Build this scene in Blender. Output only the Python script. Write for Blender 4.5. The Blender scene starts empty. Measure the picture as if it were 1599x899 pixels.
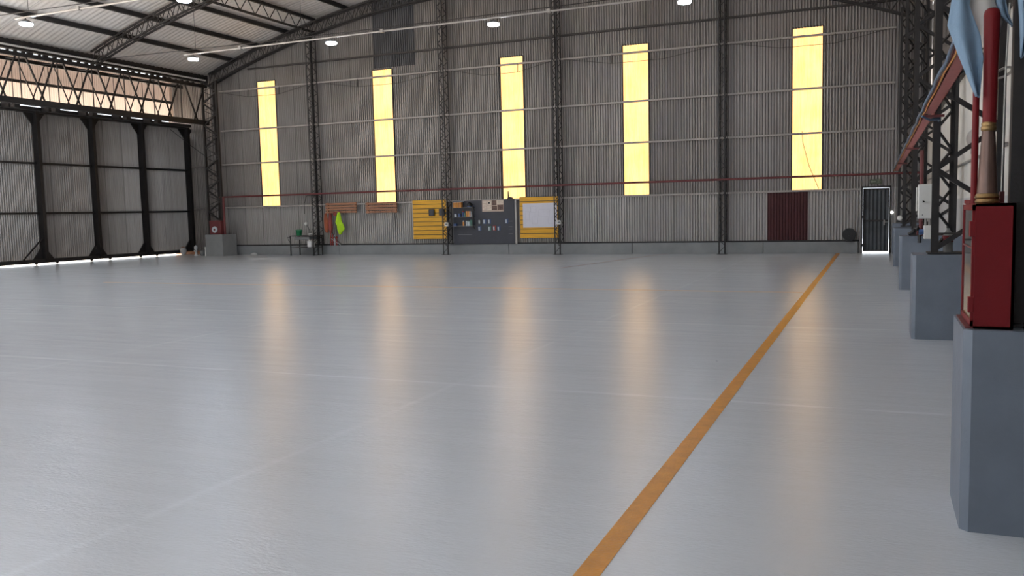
import bpy, bmesh, math, random
from mathutils import Vector, Matrix
random.seed(7)
S = bpy.context.scene
COL = S.collection
PI = math.pi

# ------------------------------------------------------------------ materials
def lin(c):
    return tuple(((v / 12.92) if v <= .04045 else ((v + .055) / 1.055) ** 2.4) for v in (x / 255 for x in c))

class NT:
    def __init__(s, m):
        m.use_nodes = True
        s.t = m.node_tree
        s.t.nodes.clear()
        s.out = s.n('ShaderNodeOutputMaterial')
    def n(s, typ, **kw):
        nd = s.t.nodes.new(typ)
        for k, v in kw.items():
            setattr(nd, k, v)
        return nd
    def l(s, a, b):
        s.t.links.new(a, b)
    def math(s, op, a, b=None, clamp=False):
        nd = s.n('ShaderNodeMath', operation=op)
        nd.use_clamp = clamp
        for i, v in enumerate((a, b)):
            if v is None: continue
            if isinstance(v, (int, float)): nd.inputs[i].default_value = v
            else: s.l(v, nd.inputs[i])
        return nd.outputs[0]
    def mix(s, fac, a, b, blend='MIX'):
        nd = s.n('ShaderNodeMix', data_type='RGBA', blend_type=blend)
        for sock, v in ((nd.inputs[0], fac), (nd.inputs[6], a), (nd.inputs[7], b)):
            if isinstance(v, (int, float)): sock.default_value = v
            elif isinstance(v, tuple): sock.default_value = (*v[:3], 1)
            else: s.l(v, sock)
        return nd.outputs[2]
    def ramp(s, fac, stops):
        nd = s.n('ShaderNodeValToRGB')
        el = nd.color_ramp.elements
        while len(el) < len(stops): el.new(.5)
        for e, (p, c) in zip(el, stops):
            e.position = p
            e.color = (*c[:3], 1) if isinstance(c, tuple) else (c, c, c, 1)
        s.l(fac, nd.inputs[0])
        return nd.outputs[0]
    def noise(s, vec, scale, detail=3, rough=.5):
        nd = s.n('ShaderNodeTexNoise')
        nd.inputs['Scale'].default_value = scale
        nd.inputs['Detail'].default_value = detail
        nd.inputs['Roughness'].default_value = rough
        if vec is not None: s.l(vec, nd.inputs['Vector'])
        return nd.outputs[0]
    def coords(s, scale=(1, 1, 1)):
        tc = s.n('ShaderNodeTexCoord')
        mp = s.n('ShaderNodeMapping')
        mp.inputs['Scale'].default_value = scale
        s.l(tc.outputs['Object'], mp.inputs[0])
        return mp.outputs[0]

MATS = {}
def mat(name, rgb, rough=.6, metal=0., var=.12, vscale=6., vstretch=(1, 1, 1), bump=0., bscale=60., coat=0., alpha=None, spec=None):
    """painted / metal / cloth material: base colour with a procedural wear variation"""
    if name in MATS: return MATS[name]
    m = bpy.data.materials.new(name)
    t = NT(m)
    p = t.n('ShaderNodeBsdfPrincipled')
    c = lin(rgb)
    v = t.coords(vstretch)
    nz = t.noise(v, vscale, 4, .6)
    f = t.ramp(nz, [(.3, 0.), (.7, 1.)])
    base = t.mix(f, tuple(x * (1 - var) for x in c), tuple(min(1, x * (1 + var)) for x in c))
    t.l(base, p.inputs['Base Color'])
    p.inputs['Roughness'].default_value = rough
    p.inputs['Metallic'].default_value = metal
    if coat: p.inputs['Coat Weight'].default_value = coat
    if spec is not None: p.inputs['Specular IOR Level'].default_value = spec
    if bump:
        b = t.n('ShaderNodeBump')
        b.inputs['Strength'].default_value = bump
        b.inputs['Distance'].default_value = .01
        t.l(t.noise(v, bscale, 3), b.inputs['Height'])
        t.l(b.outputs[0], p.inputs['Normal'])
    t.l(p.outputs[0], t.out.inputs[0])
    MATS[name] = m
    return m

def mat_emit(name, rgb, strength):
    if name in MATS: return MATS[name]
    m = bpy.data.materials.new(name)
    t = NT(m)
    e = t.n('ShaderNodeEmission')
    e.inputs[0].default_value = (*lin(rgb), 1)
    e.inputs[1].default_value = strength
    t.l(e.outputs[0], t.out.inputs[0])
    MATS[name] = m
    return m

def mat_sheet(name, rgb, rough=.5, metal=.25, seam=.0, axis=0, streak=.16, translucent=None):
    """zinc sheet: rain streaks down the sheet, laps between sheets, rust and dust blotches"""
    m = bpy.data.materials.new(name)
    t = NT(m)
    p = t.n('ShaderNodeBsdfPrincipled')
    c = lin(rgb)
    st = (5, 5, .25) if axis != 2 else (.25, 5, 5)
    v1 = t.coords(st)
    v2 = t.coords((.35, .35, .6))
    a = t.ramp(t.noise(v1, 2.2, 4, .65), [(.3, 0.), (.72, 1.)])
    b = t.ramp(t.noise(v2, 1.4, 5, .6), [(.3, 0.), (.7, 1.)])
    col = t.mix(a, tuple(x * (1 - streak) for x in c), tuple(x * (1 + streak) for x in c))
    col = t.mix(t.math('MULTIPLY', b, .35), col, tuple(x * y for x, y in zip(c, (1.1, .98, .86))))
    if seam:
        tc = t.n('ShaderNodeTexCoord')
        sx = t.n('ShaderNodeSeparateXYZ')
        t.l(tc.outputs['Object'], sx.inputs[0])
        fr = t.math('FRACT', t.math('DIVIDE', sx.outputs[axis], seam))
        g = t.math('LESS_THAN', fr, .022)
        col = t.mix(t.math('MULTIPLY', g, .55), col, tuple(x * .3 for x in c))
    t.l(col, p.inputs['Base Color'])
    p.inputs['Roughness'].default_value = rough
    p.inputs['Metallic'].default_value = metal
    sh = p.outputs[0]
    if translucent:
        tr = t.n('ShaderNodeBsdfTranslucent')
        t.l(t.mix(1., col, tuple(lin(translucent[0])), 'MULTIPLY') if False else t.mix(.999, col, tuple(lin(translucent[0]))), tr.inputs[0])
        ms = t.n('ShaderNodeMixShader')
        ms.inputs[0].default_value = translucent[1]
        t.l(sh, ms.inputs[1]); t.l(tr.outputs[0], ms.inputs[2])
        sh = ms.outputs[0]
    t.l(sh, t.out.inputs[0])
    return m

def mat_window(name):
    """sunlit yellowed fibreglass sheet, with its grime"""
    m = bpy.data.materials.new(name)
    t = NT(m)
    v = t.coords((6, 6, .35))
    v2 = t.coords((1, 1, 1))
    a = t.noise(v, 2.5, 5, .7)
    b = t.noise(v2, 1.1, 4, .6)
    f = t.math('ADD', t.math('MULTIPLY', a, .65), t.math('MULTIPLY', b, .45))
    col = t.ramp(f, [(.34, (.84, .42, .125)), (.48, (.98, .55, .175)), (.64, (.98, .62, .26))])
    e = t.n('ShaderNodeEmission')
    t.l(col, e.inputs[0])
    e.inputs[1].default_value = 1.75
    d = t.n('ShaderNodeBsdfDiffuse')
    d.inputs[0].default_value = (.3, .26, .16, 1)
    ad = t.n('ShaderNodeAddShader')
    t.l(e.outputs[0], ad.inputs[0]); t.l(d.outputs[0], ad.inputs[1])
    t.l(ad.outputs[0], t.out.inputs[0])
    return m

def mat_floor():
    m = bpy.data.materials.new('painted_concrete')
    t = NT(m)
    p = t.n('ShaderNodeBsdfPrincipled')
    tc = t.n('ShaderNodeTexCoord')
    sx = t.n('ShaderNodeSeparateXYZ')
    t.l(tc.outputs['Object'], sx.inputs[0])
    X, Y = sx.outputs[0], sx.outputs[1]
    def wob(s):
        return t.math('MULTIPLY', t.math('SUBTRACT', t.noise(t.coords((.6, .6, .6)), s, 2), .5), .12)
    def cell(c, off, per, w):
        u = t.math('ADD', t.math('DIVIDE', t.math('SUBTRACT', c, off), per), 0.)
        fr = t.math('FRACT', u)
        d = t.math('MINIMUM', fr, t.math('SUBTRACT', 1., fr))
        dm = t.math('MULTIPLY', d, per)
        return t.math('FLOOR', u), t.math('SUBTRACT', 1., t.math('DIVIDE', dm, w), True)
    ix, lx = cell(t.math('ADD', X, wob(1.3)), -3.4, 4.6, .05)
    iy, ly = cell(t.math('ADD', Y, wob(1.1)), 6.68, 4.37, .045)
    cb = t.n('ShaderNodeCombineXYZ')
    t.l(ix, cb.inputs[0]); t.l(iy, cb.inputs[1])
    wn = t.n('ShaderNodeTexWhiteNoise', noise_dimensions='2D')
    t.l(cb.outputs[0], wn.inputs['Vector'])
    streak = t.noise(t.coords((.35, 4.5, 1)), 1.6, 5, .65)
    blot = t.noise(t.coords((.4, .4, 1)), .9, 4, .6)
    base = lin((204, 210, 217))
    lo = tuple(x * .94 for x in base); hi = tuple(min(1, x * 1.05) for x in base)
    f = t.math('ADD', t.math('MULTIPLY', streak, .3), t.math('ADD', t.math('MULTIPLY', blot, .55), t.math('MULTIPLY', wn.outputs[0], .18)))
    col = t.mix(t.ramp(f, [(.28, 0.), (.78, 1.)]), lo, hi)
    seam = t.math('MULTIPLY', t.math('MAXIMUM', t.math('MULTIPLY', lx, .45), ly), t.ramp(t.noise(t.coords((.9, .9, 1)), 1.5, 3), [(.35, .1), (.65, 1.)]))
    col = t.mix(t.math('MULTIPLY', seam, .5), col, tuple(min(1, x * 1.45) for x in base))
    # small dark chips in the paint
    vo = t.n('ShaderNodeTexVoronoi')
    vo.inputs['Scale'].default_value = 1.1
    t.l(t.coords(), vo.inputs['Vector'])
    chip = t.math('LESS_THAN', vo.outputs['Distance'], .012)
    col = t.mix(t.math('MULTIPLY', chip, .8), col, (.03, .03, .03))
    t.l(col, p.inputs['Base Color'])
    rg = t.math('ADD', t.math('MULTIPLY', streak, .14), .1)
    t.l(rg, p.inputs['Roughness'])
    p.inputs['Specular IOR Level'].default_value = .5
    # roller marks and pooled paint
    h = t.math('ADD', t.math('MULTIPLY', t.noise(t.coords((1.6, 5, 1)), 2., 4, .6), .8), t.math('MULTIPLY', t.noise(t.coords((12, 30, 1)), 2., 4, .65), .8))
    h = t.math('ADD', h, t.math('MULTIPLY', seam, .25))
    bp = t.n('ShaderNodeBump')
    bp.inputs['Strength'].default_value = .25
    bp.inputs['Distance'].default_value = .012
    t.l(h, bp.inputs['Height'])
    t.l(bp.outputs[0], p.inputs['Normal'])
    t.l(p.outputs[0], t.out.inputs[0])
    return m

STEEL = mat('black_painted_steel', (38, 35, 35), .55, .1, .25, 8, bump=.15)
STEEL2 = mat('dusty_dark_steel', (58, 53, 51), .6, .1, .2, 6)
GIRT = mat('galvanised_girt', (158, 152, 147), .5, .1, .2, 5, (.3, 1, 1))
ZINC = mat_sheet('zinc_sheet', (143, 139, 137), .42, .5, seam=.88)
ZINCD = mat_sheet('zinc_door_sheet', (163, 159, 156), .42, .5, seam=.88, axis=1)
ZINCL = mat_sheet('pale_upper_sheet', (206, 192, 182), .7, .0, axis=1, translucent=((255, 226, 210), .02))
ZINCL_LIT = mat_sheet('lit_lower_strip', (214, 198, 184), .7, .0, axis=1, translucent=((255, 230, 214), .05))  # same cladding, made paler and more translucent for light coming from below
ROOF = mat_sheet('roof_sheet', (217, 213, 210), .55, .1, seam=1.05, axis=1, streak=.1)
DARKSHEET = mat_sheet('dark_grey_sheet', (82, 82, 85), .6, .1)
MAROON = mat('maroon_sheet', (84, 46, 48), .6, 0, .12)
CONC = mat('blue_grey_painted_concrete', (112, 121, 134), .5, 0, .1, 3, bump=.25, bscale=25)
KERB = mat('grey_painted_kerb', (132, 134, 135), .55, 0, .1, 2, bump=.2, bscale=20)
REDPIPE = mat('red_painted_pipe', (104, 46, 48), .5, 0, .15, 10)
RED = mat('signal_red_paint', (116, 26, 31), .45, 0, .07, 4, spec=.25)
ORANGE_LINE = mat('ochre_line_paint', (206, 140, 38), .38, 0, .14, 9, bump=.3, bscale=60)
WHITEP = mat('white_enamel', (224, 224, 220), .4, 0, .04)
WHITEW = mat('white_plaster', (214, 212, 206), .8, 0, .06, 2)
GREYB = mat('grey_plastic', (120, 122, 124), .5, 0, .1)
BLACKP = mat('black_plastic', (26, 26, 28), .45, 0, .1)
YELLOWB = mat('yellow_painted_planks', (222, 166, 36), .55, 0, .16, 5, (.4, 1, 6))
BROWNW = mat('varnished_brown_planks', (148, 98, 66), .5, 0, .22, 6, (.5, 1, 8))
CARD = mat('cardboard', (206, 142, 72), .8, 0, .12)
BOARD = mat('dark_slate_board', (62, 64, 72), .6, 0, .1, 3)
PAPER = mat('plan_paper', (214, 214, 224), .7, 0, .03)
INK = mat('faint_ink', (198, 198, 209), .7, 0, .05)
POSTER = mat('poster_beige', (196, 176, 160), .7, 0, .08)
POSTERD = mat('poster_photo_brown', (104, 82, 74), .7, 0, .5, 18)
POSTERL = mat('poster_photo_cream', (214, 200, 184), .7, 0, .2, 14)
BLUEC = mat('blue_tin', (58, 82, 128), .4, 0, .2, 20)
PALEC = mat('pale_tin_label', (190, 198, 204), .5, 0, .12, 20)
REDC = mat('red_tin', (150, 52, 44), .4, 0, .2, 20)
GREENC = mat('green_tin', (78, 120, 110), .4, 0, .2, 20)
GREEN = mat('green_bucket', (24, 112, 70), .4, 0, .08)
LIME = mat('lime_cloth', (176, 222, 36), .85, 0, .12, 14)
ORCLOTH = mat('orange_cloth', (156, 84, 58), .9, 0, .15, 14)
REDCLOTH = mat('red_cloth', (134, 66, 60), .9, 0, .15, 14)
BRASS = mat('aged_brass', (150, 122, 82), .38, .8, .25, 18)
BRONZE = mat('brown_bronze', (112, 90, 82), .35, .55, .18, 12, (4, 4, .6))
GLASS = mat('cabinet_glass', (64, 60, 58), .06, 0, .1, spec=.9)
SKYB = mat('flag_sky_blue', (132, 158, 182), .8, 0, .06, 6, bump=.15, bscale=140)
FLAGW = mat('flag_white', (206, 203, 198), .8, 0, .05, 6)
TRAY = mat('salmon_painted_tray', (206, 122, 114), .5, 0, .08)
CABLEB = mat('blue_cable', (92, 120, 150), .4, 0, .05)
CABLEG = mat('grey_cable', (146, 148, 150), .4, 0, .05)
CABLEO = mat('orange_cable', (208, 138, 50), .4, 0, .05)
BEAMB = mat('brown_grey_beam', (108, 100, 94), .7, 0, .1)
ALU = mat('grey_conduit', (160, 156, 152), .45, .3, .1)
CLEAR = mat('clear_plastic', (196, 196, 196), .2, 0, .06)
DOORM = mat('dark_door_sheet', (66, 70, 74), .5, .2, .35, 2)
LENS = mat_emit('lamp_lens', (226, 239, 255), 125.)
WIN = mat_window('sunlit_fibreglass')

# ------------------------------------------------------------------ mesh builder
ORG = {}
class MB:
    def __init__(s):
        s.v = []; s.f = []; s.m = []; s.cur = 0
    def add(s, vs, fs):
        o = len(s.v)
        s.v += [tuple(p) for p in vs]
        s.f += [tuple(i + o for i in f) for f in fs]
        s.m += [s.cur] * len(fs)
        return s
    def box(s, x0, x1, y0, y1, z0, z1, b=0.):
        x0, x1 = min(x0, x1), max(x0, x1); y0, y1 = min(y0, y1), max(y0, y1); z0, z1 = min(z0, z1), max(z0, z1)
        if b <= 0:
            vs = [(x, y, z) for z in (z0, z1) for y in (y0, y1) for x in (x0, x1)]
            fs = [(0, 2, 3, 1), (4, 5, 7, 6), (0, 1, 5, 4), (2, 6, 7, 3), (0, 4, 6, 2), (1, 3, 7, 5)]
            return s.add(vs, fs)
        # box with bevelled edges
        bm = bmesh.new()
        r = bmesh.ops.create_cube(bm, size=1)
        bmesh.ops.scale(bm, vec=(x1 - x0, y1 - y0, z1 - z0), verts=bm.verts)
        bmesh.ops.translate(bm, vec=((x0 + x1) / 2, (y0 + y1) / 2, (z0 + z1) / 2), verts=bm.verts)
        bmesh.ops.bevel(bm, geom=bm.edges[:], offset=b, segments=2, profile=.6, affect='EDGES')
        bm.verts.index_update()
        s.add([v.co[:] for v in bm.verts], [[v.index for v in f.verts] for f in bm.faces])
        bm.free()
        return s
    def bar(s, p0, p1, w, h=None, up=(0, 0, 1)):
        h = w if h is None else h
        p0, p1 = Vector(p0), Vector(p1)
        d = (p1 - p0)
        if d.length < 1e-6: return s
        d.normalize()
        u = Vector(up)
        if abs(d.dot(u)) > .98: u = Vector((0, 1, 0))
        r = d.cross(u).normalized(); u = r.cross(d)
        vs = [p + r * a * w / 2 + u * b * h / 2 for p in (p0, p1) for a, b in ((-1, -1), (1, -1), (1, 1), (-1, 1))]
        return s.add(vs, [(3, 2, 1, 0), (4, 5, 6, 7), (0, 1, 5, 4), (1, 2, 6, 5), (2, 3, 7, 6), (3, 0, 4, 7)])
    def angle(s, p0, p1, w, a, b, th=.01):
        """L section along p0-p1 with legs in directions a and b"""
        p0, p1, a, b = Vector(p0), Vector(p1), Vector(a), Vector(b)
        prof = [(0, 0), (w, 0), (w, th), (th, th), (th, w), (0, w)]
        vs = [p + a * x + b * y for p in (p0, p1) for x, y in prof]
        fs = [(i, (i + 1) % 6, 6 + (i + 1) % 6, 6 + i) for i in range(6)]
        return s.add(vs, fs + [(5, 4, 3, 2, 1, 0), (6, 7, 8, 9, 10, 11)])
    def tube(s, pts, r, n=10, cap=True):
        pts = [Vector(p) for p in pts]
        vs = []
        for i, p in enumerate(pts):
            d = (pts[min(i + 1, len(pts) - 1)] - pts[max(i - 1, 0)]).normalized()
            u = Vector((0, 0, 1)) if abs(d.z) < .9 else Vector((0, 1, 0))
            a = d.cross(u).normalized(); b = a.cross(d)
            vs += [p + (a * math.cos(2 * PI * k / n) + b * math.sin(2 * PI * k / n)) * r for k in range(n)]
        fs = [(i * n + k, i * n + (k + 1) % n, (i + 1) * n + (k + 1) % n, (i + 1) * n + k) for i in range(len(pts) - 1) for k in range(n)]
        if cap:
            fs += [tuple(reversed(range(n))), tuple((len(pts) - 1) * n + k for k in range(n))]
        return s.add(vs, fs)
    def lathe(s, c, prof, n=24, axis='z'):
        """prof: (radius, height) from the bottom up; closed with caps"""
        vs = []
        for r, h in prof:
            for k in range(n):
                a = 2 * PI * k / n
                x, y = r * math.cos(a), r * math.sin(a)
                vs.append({'z': (c[0] + x, c[1] + y, c[2] + h), 'y': (c[0] + x, c[1] + h, c[2] + y), 'x': (c[0] + h, c[1] + x, c[2] + y)}[axis])
        m = len(prof)
        fs = [(i * n + k, i * n + (k + 1) % n, (i + 1) * n + (k + 1) % n, (i + 1) * n + k) for i in range(m - 1) for k in range(n)]
        fs += [tuple(reversed(range(n))), tuple((m - 1) * n + k for k in range(n))]
        return s.add(vs, fs)
    def prism(s, poly, a, b, axis='y'):
        """poly: 2D outline; extruded along axis from a to b"""
        n = len(poly)
        def P(u, v, t): return {'y': (u, t, v), 'x': (t, u, v), 'z': (u, v, t)}[axis]
        vs = [P(u, v, a) for u, v in poly] + [P(u, v, b) for u, v in poly]
        fs = [tuple(range(n)), tuple(reversed(range(n, 2 * n)))] + [(i, n + i, n + (i + 1) % n, (i + 1) % n) for i in range(n)]
        return s.add(vs, fs)
    def grid(s, rows, th=None):
        """rows of points -> quad sheet"""
        h, w = len(rows), len(rows[0])
        vs = [p for r in rows for p in r]
        fs = [(i * w + j, i * w + j + 1, (i + 1) * w + j + 1, (i + 1) * w + j) for i in range(h - 1) for j in range(w - 1)]
        return s.add(vs, fs)
    def build(s, name, mats, parent=None, smooth=False, solid=0., loc=None):
        me = bpy.data.meshes.new(name)
        o = bpy.data.objects.new(name, me)
        COL.objects.link(o)
        org = ORG[parent.name] if parent else (Vector(loc) if loc else Vector((0, 0, 0)))
        ORG[o.name] = org
        me.from_pydata([Vector(p) - org for p in s.v], [], s.f)
        for m in (mats if isinstance(mats, (list, tuple)) else [mats]): me.materials.append(m)
        for p, k in zip(me.polygons, s.m):
            p.material_index = k
            p.use_smooth = smooth
        bm = bmesh.new(); bm.from_mesh(me)
        bmesh.ops.recalc_face_normals(bm, faces=bm.faces[:])
        bm.to_mesh(me); bm.free()
        me.update()
        if smooth:
            md = o.modifiers.new('es', 'EDGE_SPLIT'); md.split_angle = math.radians(40)
        if solid:
            md = o.modifiers.new('so', 'SOLIDIFY'); md.thickness = solid; md.offset = 0
        if parent: o.parent = parent
        else: o.location = org
        return o

def tag(o, label, cat, group=None):
    o['label'] = label; o['category'] = cat
    if group: o['group'] = group
    return o
def thing(name, label, cat, loc=(0, 0, 0), group=None):
    o = bpy.data.objects.new(name, None)
    COL.objects.link(o)
    o.location = loc; o.empty_display_size = .1
    ORG[o.name] = Vector(loc)
    return tag(o, label, cat, group)
def struct(o):
    o['kind'] = 'structure'
    return o
def sroot(name, loc=(0, 0, 0)):
    o = bpy.data.objects.new(name, None)
    COL.objects.link(o); o.location = loc
    ORG[o.name] = Vector(loc)
    return struct(o)

# ------------------------------------------------------------------ hall dimensions (metres, camera above the origin)
YB = 28.2            # back wall
XC = -12.1           # ridge
def arch_bot(x):
    u = x - XC
    return 9.23 - (36.1 - math.sqrt(36.1 ** 2 - u * u))
def roof_z(x): return arch_bot(x) + .64

PITCH = .088
AMP = .026
def corr_x(mb, x0, x1, z0, z1, y, pitch=PITCH, amp=AMP, ztop=None):
    """corrugated sheet in the plane Y = y; ridges run up the sheet"""
    n = max(2, int(round((x1 - x0) / pitch * 6)))
    lo, hi = [], []
    for i in range(n + 1):
        x = x0 + (x1 - x0) * i / n
        yy = y + amp * max(-.8, min(.8, 1.25 * math.sin(2 * PI * x / pitch)))
        lo.append((x, yy, z0)); hi.append((x, yy, ztop(x) if ztop else z1))
    mb.grid([lo, hi])
def corr_y(mb, y0, y1, z0, z1, x, pitch=PITCH, amp=AMP):
    n = max(2, int(round((y1 - y0) / pitch * 6)))
    lo, hi = [], []
    for i in range(n + 1):
        y = y0 + (y1 - y0) * i / n
        xx = x + amp * math.sin(2 * PI * y / pitch)
        lo.append((xx, y, z0)); hi.append((xx, y, z1))
    mb.grid([lo, hi])

# ------------------------------------------------------------------ the setting
FY0, FY1 = -9., 29.6
m = MB().box(-27.42, 6, -30, 40, -.5, 0)
floor = struct(m.build('floor', mat_floor()))
m = MB().box(-70, -27.42, -40, 60, -.5, -.004)
struct(m.build('ground', mat('pale_dusty_ground', (214, 203, 190), .9, 0, .08, .5)))
m = MB().box(-1.135, -1.03, -2, 28.19, 0, .002)
o = m.build('line_marking', ORANGE_LINE, floor); o['label'] = 'wide ochre painted line'
m = MB().box(-17.5, -1.135, 15.49, 15.53, 0, .0015)
o = m.build('line_marking', ORANGE_LINE, floor); o['label'] = 'thin ochre line across the hall'
m = MB().bar((-7.6, 21.2, 0), (-6.39, 28.15, 0), .05, .003)
o = m.build('line_marking', REDPIPE, floor); o['label'] = 'thin reddish line near the back wall'

WINS = [(-22.83, -21.95), (-17.51, -16.63), (-12.26, -11.38), (-7.84, -6.95), (-2.47, -1.565)]
WZ0, WZ1 = 1.965, 6.88
DX0, DX1, DZ1 = -.42, .36, 1.97
m = MB(); ml = MB()
YW = YB + .05
edges = [-25.3]
for a, b in WINS: edges += [a, b]
edges += [DX0, DX1, 1.4]
def segs():
    xs = edges
    for a, b in zip(xs[:-1], xs[1:]): yield a, b
for a, b in segs():
    if (a, b) in WINS:
        corr_x(ml, a, b, .0, WZ0, YW - .012); corr_x(m, a, b, WZ1, None, YW - .012, ztop=lambda q: roof_z(q) + .05)
    elif (a, b) == (DX0, DX1):
        corr_x(m, a, b, DZ1, 6.96, YW); corr_x(m, a, b, 6.93, None, YW - .012, ztop=lambda q: roof_z(q) + .05)
    else:
        corr_x(ml, a, b, 0, 1.97, YW - .012); corr_x(m, a, b, 1.93, 6.96, YW); corr_x(m, a, b, 6.93, None, YW - .012, ztop=lambda q: roof_z(q) + .05)
wall_back = struct(m.build('wall_back', ZINC, smooth=True))
o = ml.build('lower_sheets', mat_sheet('low_zinc_sheet', (164, 162, 160), .45, .4, seam=.88), wall_back, smooth=True); o['label'] = 'paler bottom row of sheets'
m = MB(); corr_x(m, -17.36, -15.64, 6.93, None, YW - .05, ztop=lambda x: roof_z(x) - .05)
o = m.build('patch_panel', DARKSHEET, wall_back, smooth=True); o['label'] = 'darker grey replacement sheet high on the wall'
m = MB(); corr_x(m, -3.18, -1.98, .37, 1.94, YW - .05)
o = m.build('patch_panel', MAROON, wall_back, smooth=True); o['label'] = 'maroon replacement sheet low on the wall'
for i, (a, b) in enumerate(WINS):
    m = MB(); corr_x(m, a, b, WZ0, WZ1, YW)
    w = struct(m.build('window_%d' % (i + 1), WIN, smooth=True))
    m = MB()
    for q in (a, b): m.box(q - .02, q + .02, YW - .03, YW + .03, WZ0, WZ1)
    m.box(a, b, YW - .03, YW + .03, WZ1 - .01, WZ1 + .03)
    m.build('window_frame', STEEL2, w)

# concrete kerb under the back wall, in cast lengths
m = MB()
kx = [-24.9, -19.2, -12.05, -7.55, -3.3, -.52]
for a, b in zip(kx[:-1], kx[1:]): m.box(a + .008, b - .008, YB - .05, YB + .12, 0, .355, .006)
struct(m.build('baseboard_back', KERB))
m = MB().angle((-24.5, YB - .03, .357), (-.5, YB - .03, .357), .05, (0, 1, 0), (0, 0, 1), .008)
struct(m.build('trim_1', STEEL))

# roof sheet
XL, XR = -25.45, 1.45
m = MB()
N = 40
xs = [XL + (XR - XL) * i / N for i in range(N + 1)]
PR = .2
ny = int((FY1 - FY0) / PR * 4)
rows = []
for j in range(ny + 1):
    y = FY0 + (FY1 - FY0) * j / ny
    dz = .018 * max(-.6, min(.6, math.sin(2 * PI * y / PR)))
    rows.append([(x, y, roof_z(x) + dz) for x in xs])
m.grid(rows)
ceiling = struct(m.build('ceiling', ROOF, smooth=True))

# upper cladding above the sliding doors, return wall beside the corner, right-hand wall
XCL = -28.4
m = MB(); corr_y(m, FY0, 29.4, 6.54, 7.565, XCL, .1, .02)
wall_left = struct(m.build('wall_left', ZINCL, smooth=True))
m = MB(); corr_y(m, FY0, 29.4, 5.79, 6.56, XCL + .03, .1, .02)
o = m.build('lower_panel', ZINCL_LIT, wall_left, smooth=True); o['label'] = 'lower strip of the upper cladding, coloured as lit from below'
m = MB().box(XCL + .06, XCL + .13, FY0, 29.3, 6.5, 6.6)
m.build('girt', STEEL2, wall_left)
m = MB(); corr_x(m, -28.7, -25.1, 0, 7.9, 29.45)
for z in (1.9, 3.7): m.box(-28.7, -25.1, 29.33, 29.43, z, z + .07)
m.box(-25.3, -25.22, 28.2, 29.5, 0, 7.9); m.box(-27.75, -27.66, 29.1, 29.5, 0, 5.0)  # narrow box past the last door is added to shut out light
struct(m.build('wall_corner', ZINC, smooth=True))
m = MB(); zt_ = lambda x: roof_z(max(x, XL))
corr_x(m, -28, -19.5, 0, None, FY0 + .05, .1, .02, ztop=zt_); corr_x(m, -19.5, -1.5, 5.2, None, FY0 + .05, .1, .02, ztop=zt_); corr_x(m, -1.5, 1.4, 0, None, FY0 + .05, .1, .02, ztop=zt_)
struct(m.build('wall_front', ZINC, smooth=True))
m = MB(); corr_y(m, FY0, 29.4, 0, roof_z(1.42), 1.44, .1, .02)
struct(m.build('wall_right', mat_sheet('dull_side_sheet', (104, 100, 98), axis=1), smooth=True))
m = MB().box(1.33, 1.4, 10.9, 28.1, 0, 3.6)
wo = struct(m.build('wall_office', WHITEW))
m = MB().box(1.22, 1.4, 10.9, 28.1, 3.6, 3.95)
m.build('top_beam', BEAMB, wo)
m = MB().box(1.325, 1.335, 10.9, 28.1, 0, 1.55)
m.build('dado_panel', mat('pale_grey_dado', (190, 190, 190), .6, 0, .05), wo)
o = MB().tube([(1.31, 11, 2.12), (1.31, 28, 2.12)], .022, 8).build('conduit', ALU)
tag(o, 'thin grey conduit running level along the white side wall', 'conduit')

# ------------------------------------------------------------------ sliding doors on the left
XD = -27.5
DT = 5.42
YP = [29.1, 26.58, 24.2, 21.85, 19.47, 17.1]
YLAST = FY0
def hangar_door(num, ya, yb, stay=False):
    """door leaf between Y = ya (nearer) and yb (farther); its post at the far edge"""
    r = sroot('door_%d' % num, (XD, yb, 0))
    m = MB(); corr_y(m, ya, yb, .1, DT, XD - .1)
    m.build('door_panel', ZINCD, r, smooth=True)
    yc = yb
    m = MB()
    m.box(XD - .06, XD + .2, yc - .06, yc + .06, .06, DT)
    m.build('post', STEEL, r)
    m = MB().box(XD - .06, XD + .16, ya, yb, DT - .06, DT)
    m.build('top_rail', STEEL, r)
    m = MB().box(XD - .06, XD + .16, ya, yb, .06, .2)
    m.build('bottom_rail', STEEL, r)
    for z in (1.8, 3.56):
        m = MB().box(XD - .06, XD + .06, ya + .06, yb - .06, z, z + .07)
        m.build('girt', STEEL, r)
    for zz, sg in ((DT - .05, -1), (.18, 1)):
        for sd in (-1, 1):
            m = MB().prism([(yc + sd * .05, zz), (yc + sd * .42, zz), (yc + sd * .05, zz + sg * .46)], XD - .03, XD + .03, 'x')
            m.build('gusset', STEEL, r)
    for yy in (ya + .5, yb - .35):
        m = MB().lathe((XD + .05, yy, .055), [(.02, -.03), (.05, -.03), (.055, 0), (.05, .03), (.02, .03)], 14, 'x')
        m.build('wheel', STEEL, r)
    if stay:
        m = MB().bar((XD + .12, yc - .03, 1.0), (XD + .12, yc - .95, .15), .04, .04)
        m.build('stay', STEEL, r)
for i in range(5):
    hangar_door(i + 2, YP[i + 1], YP[i], i == 3)
m = MB().box(XD - .12, XD + .18, FY0, 29.3, DT + .02, DT + .13)
struct(m.build('trim_2', STEEL))

# ------------------------------------------------------------------ steel frame
def lace(mb, a0, a1, b0, b1, n, w=.025, up=(0, 0, 1)):
    """zigzag between the lines a0-a1 and b0-b1 in n panels"""
    a0, a1, b0, b1 = map(Vector, (a0, a1, b0, b1))
    for i in range(n):
        t0, t1, th = i / n, (i + 1) / n, (i + .5) / n
        mb.bar(a0.lerp(a1, t0), b0.lerp(b1, th), w, w, up)
        mb.bar(b0.lerp(b1, th), a0.lerp(a1, t1), w, w, up)

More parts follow.
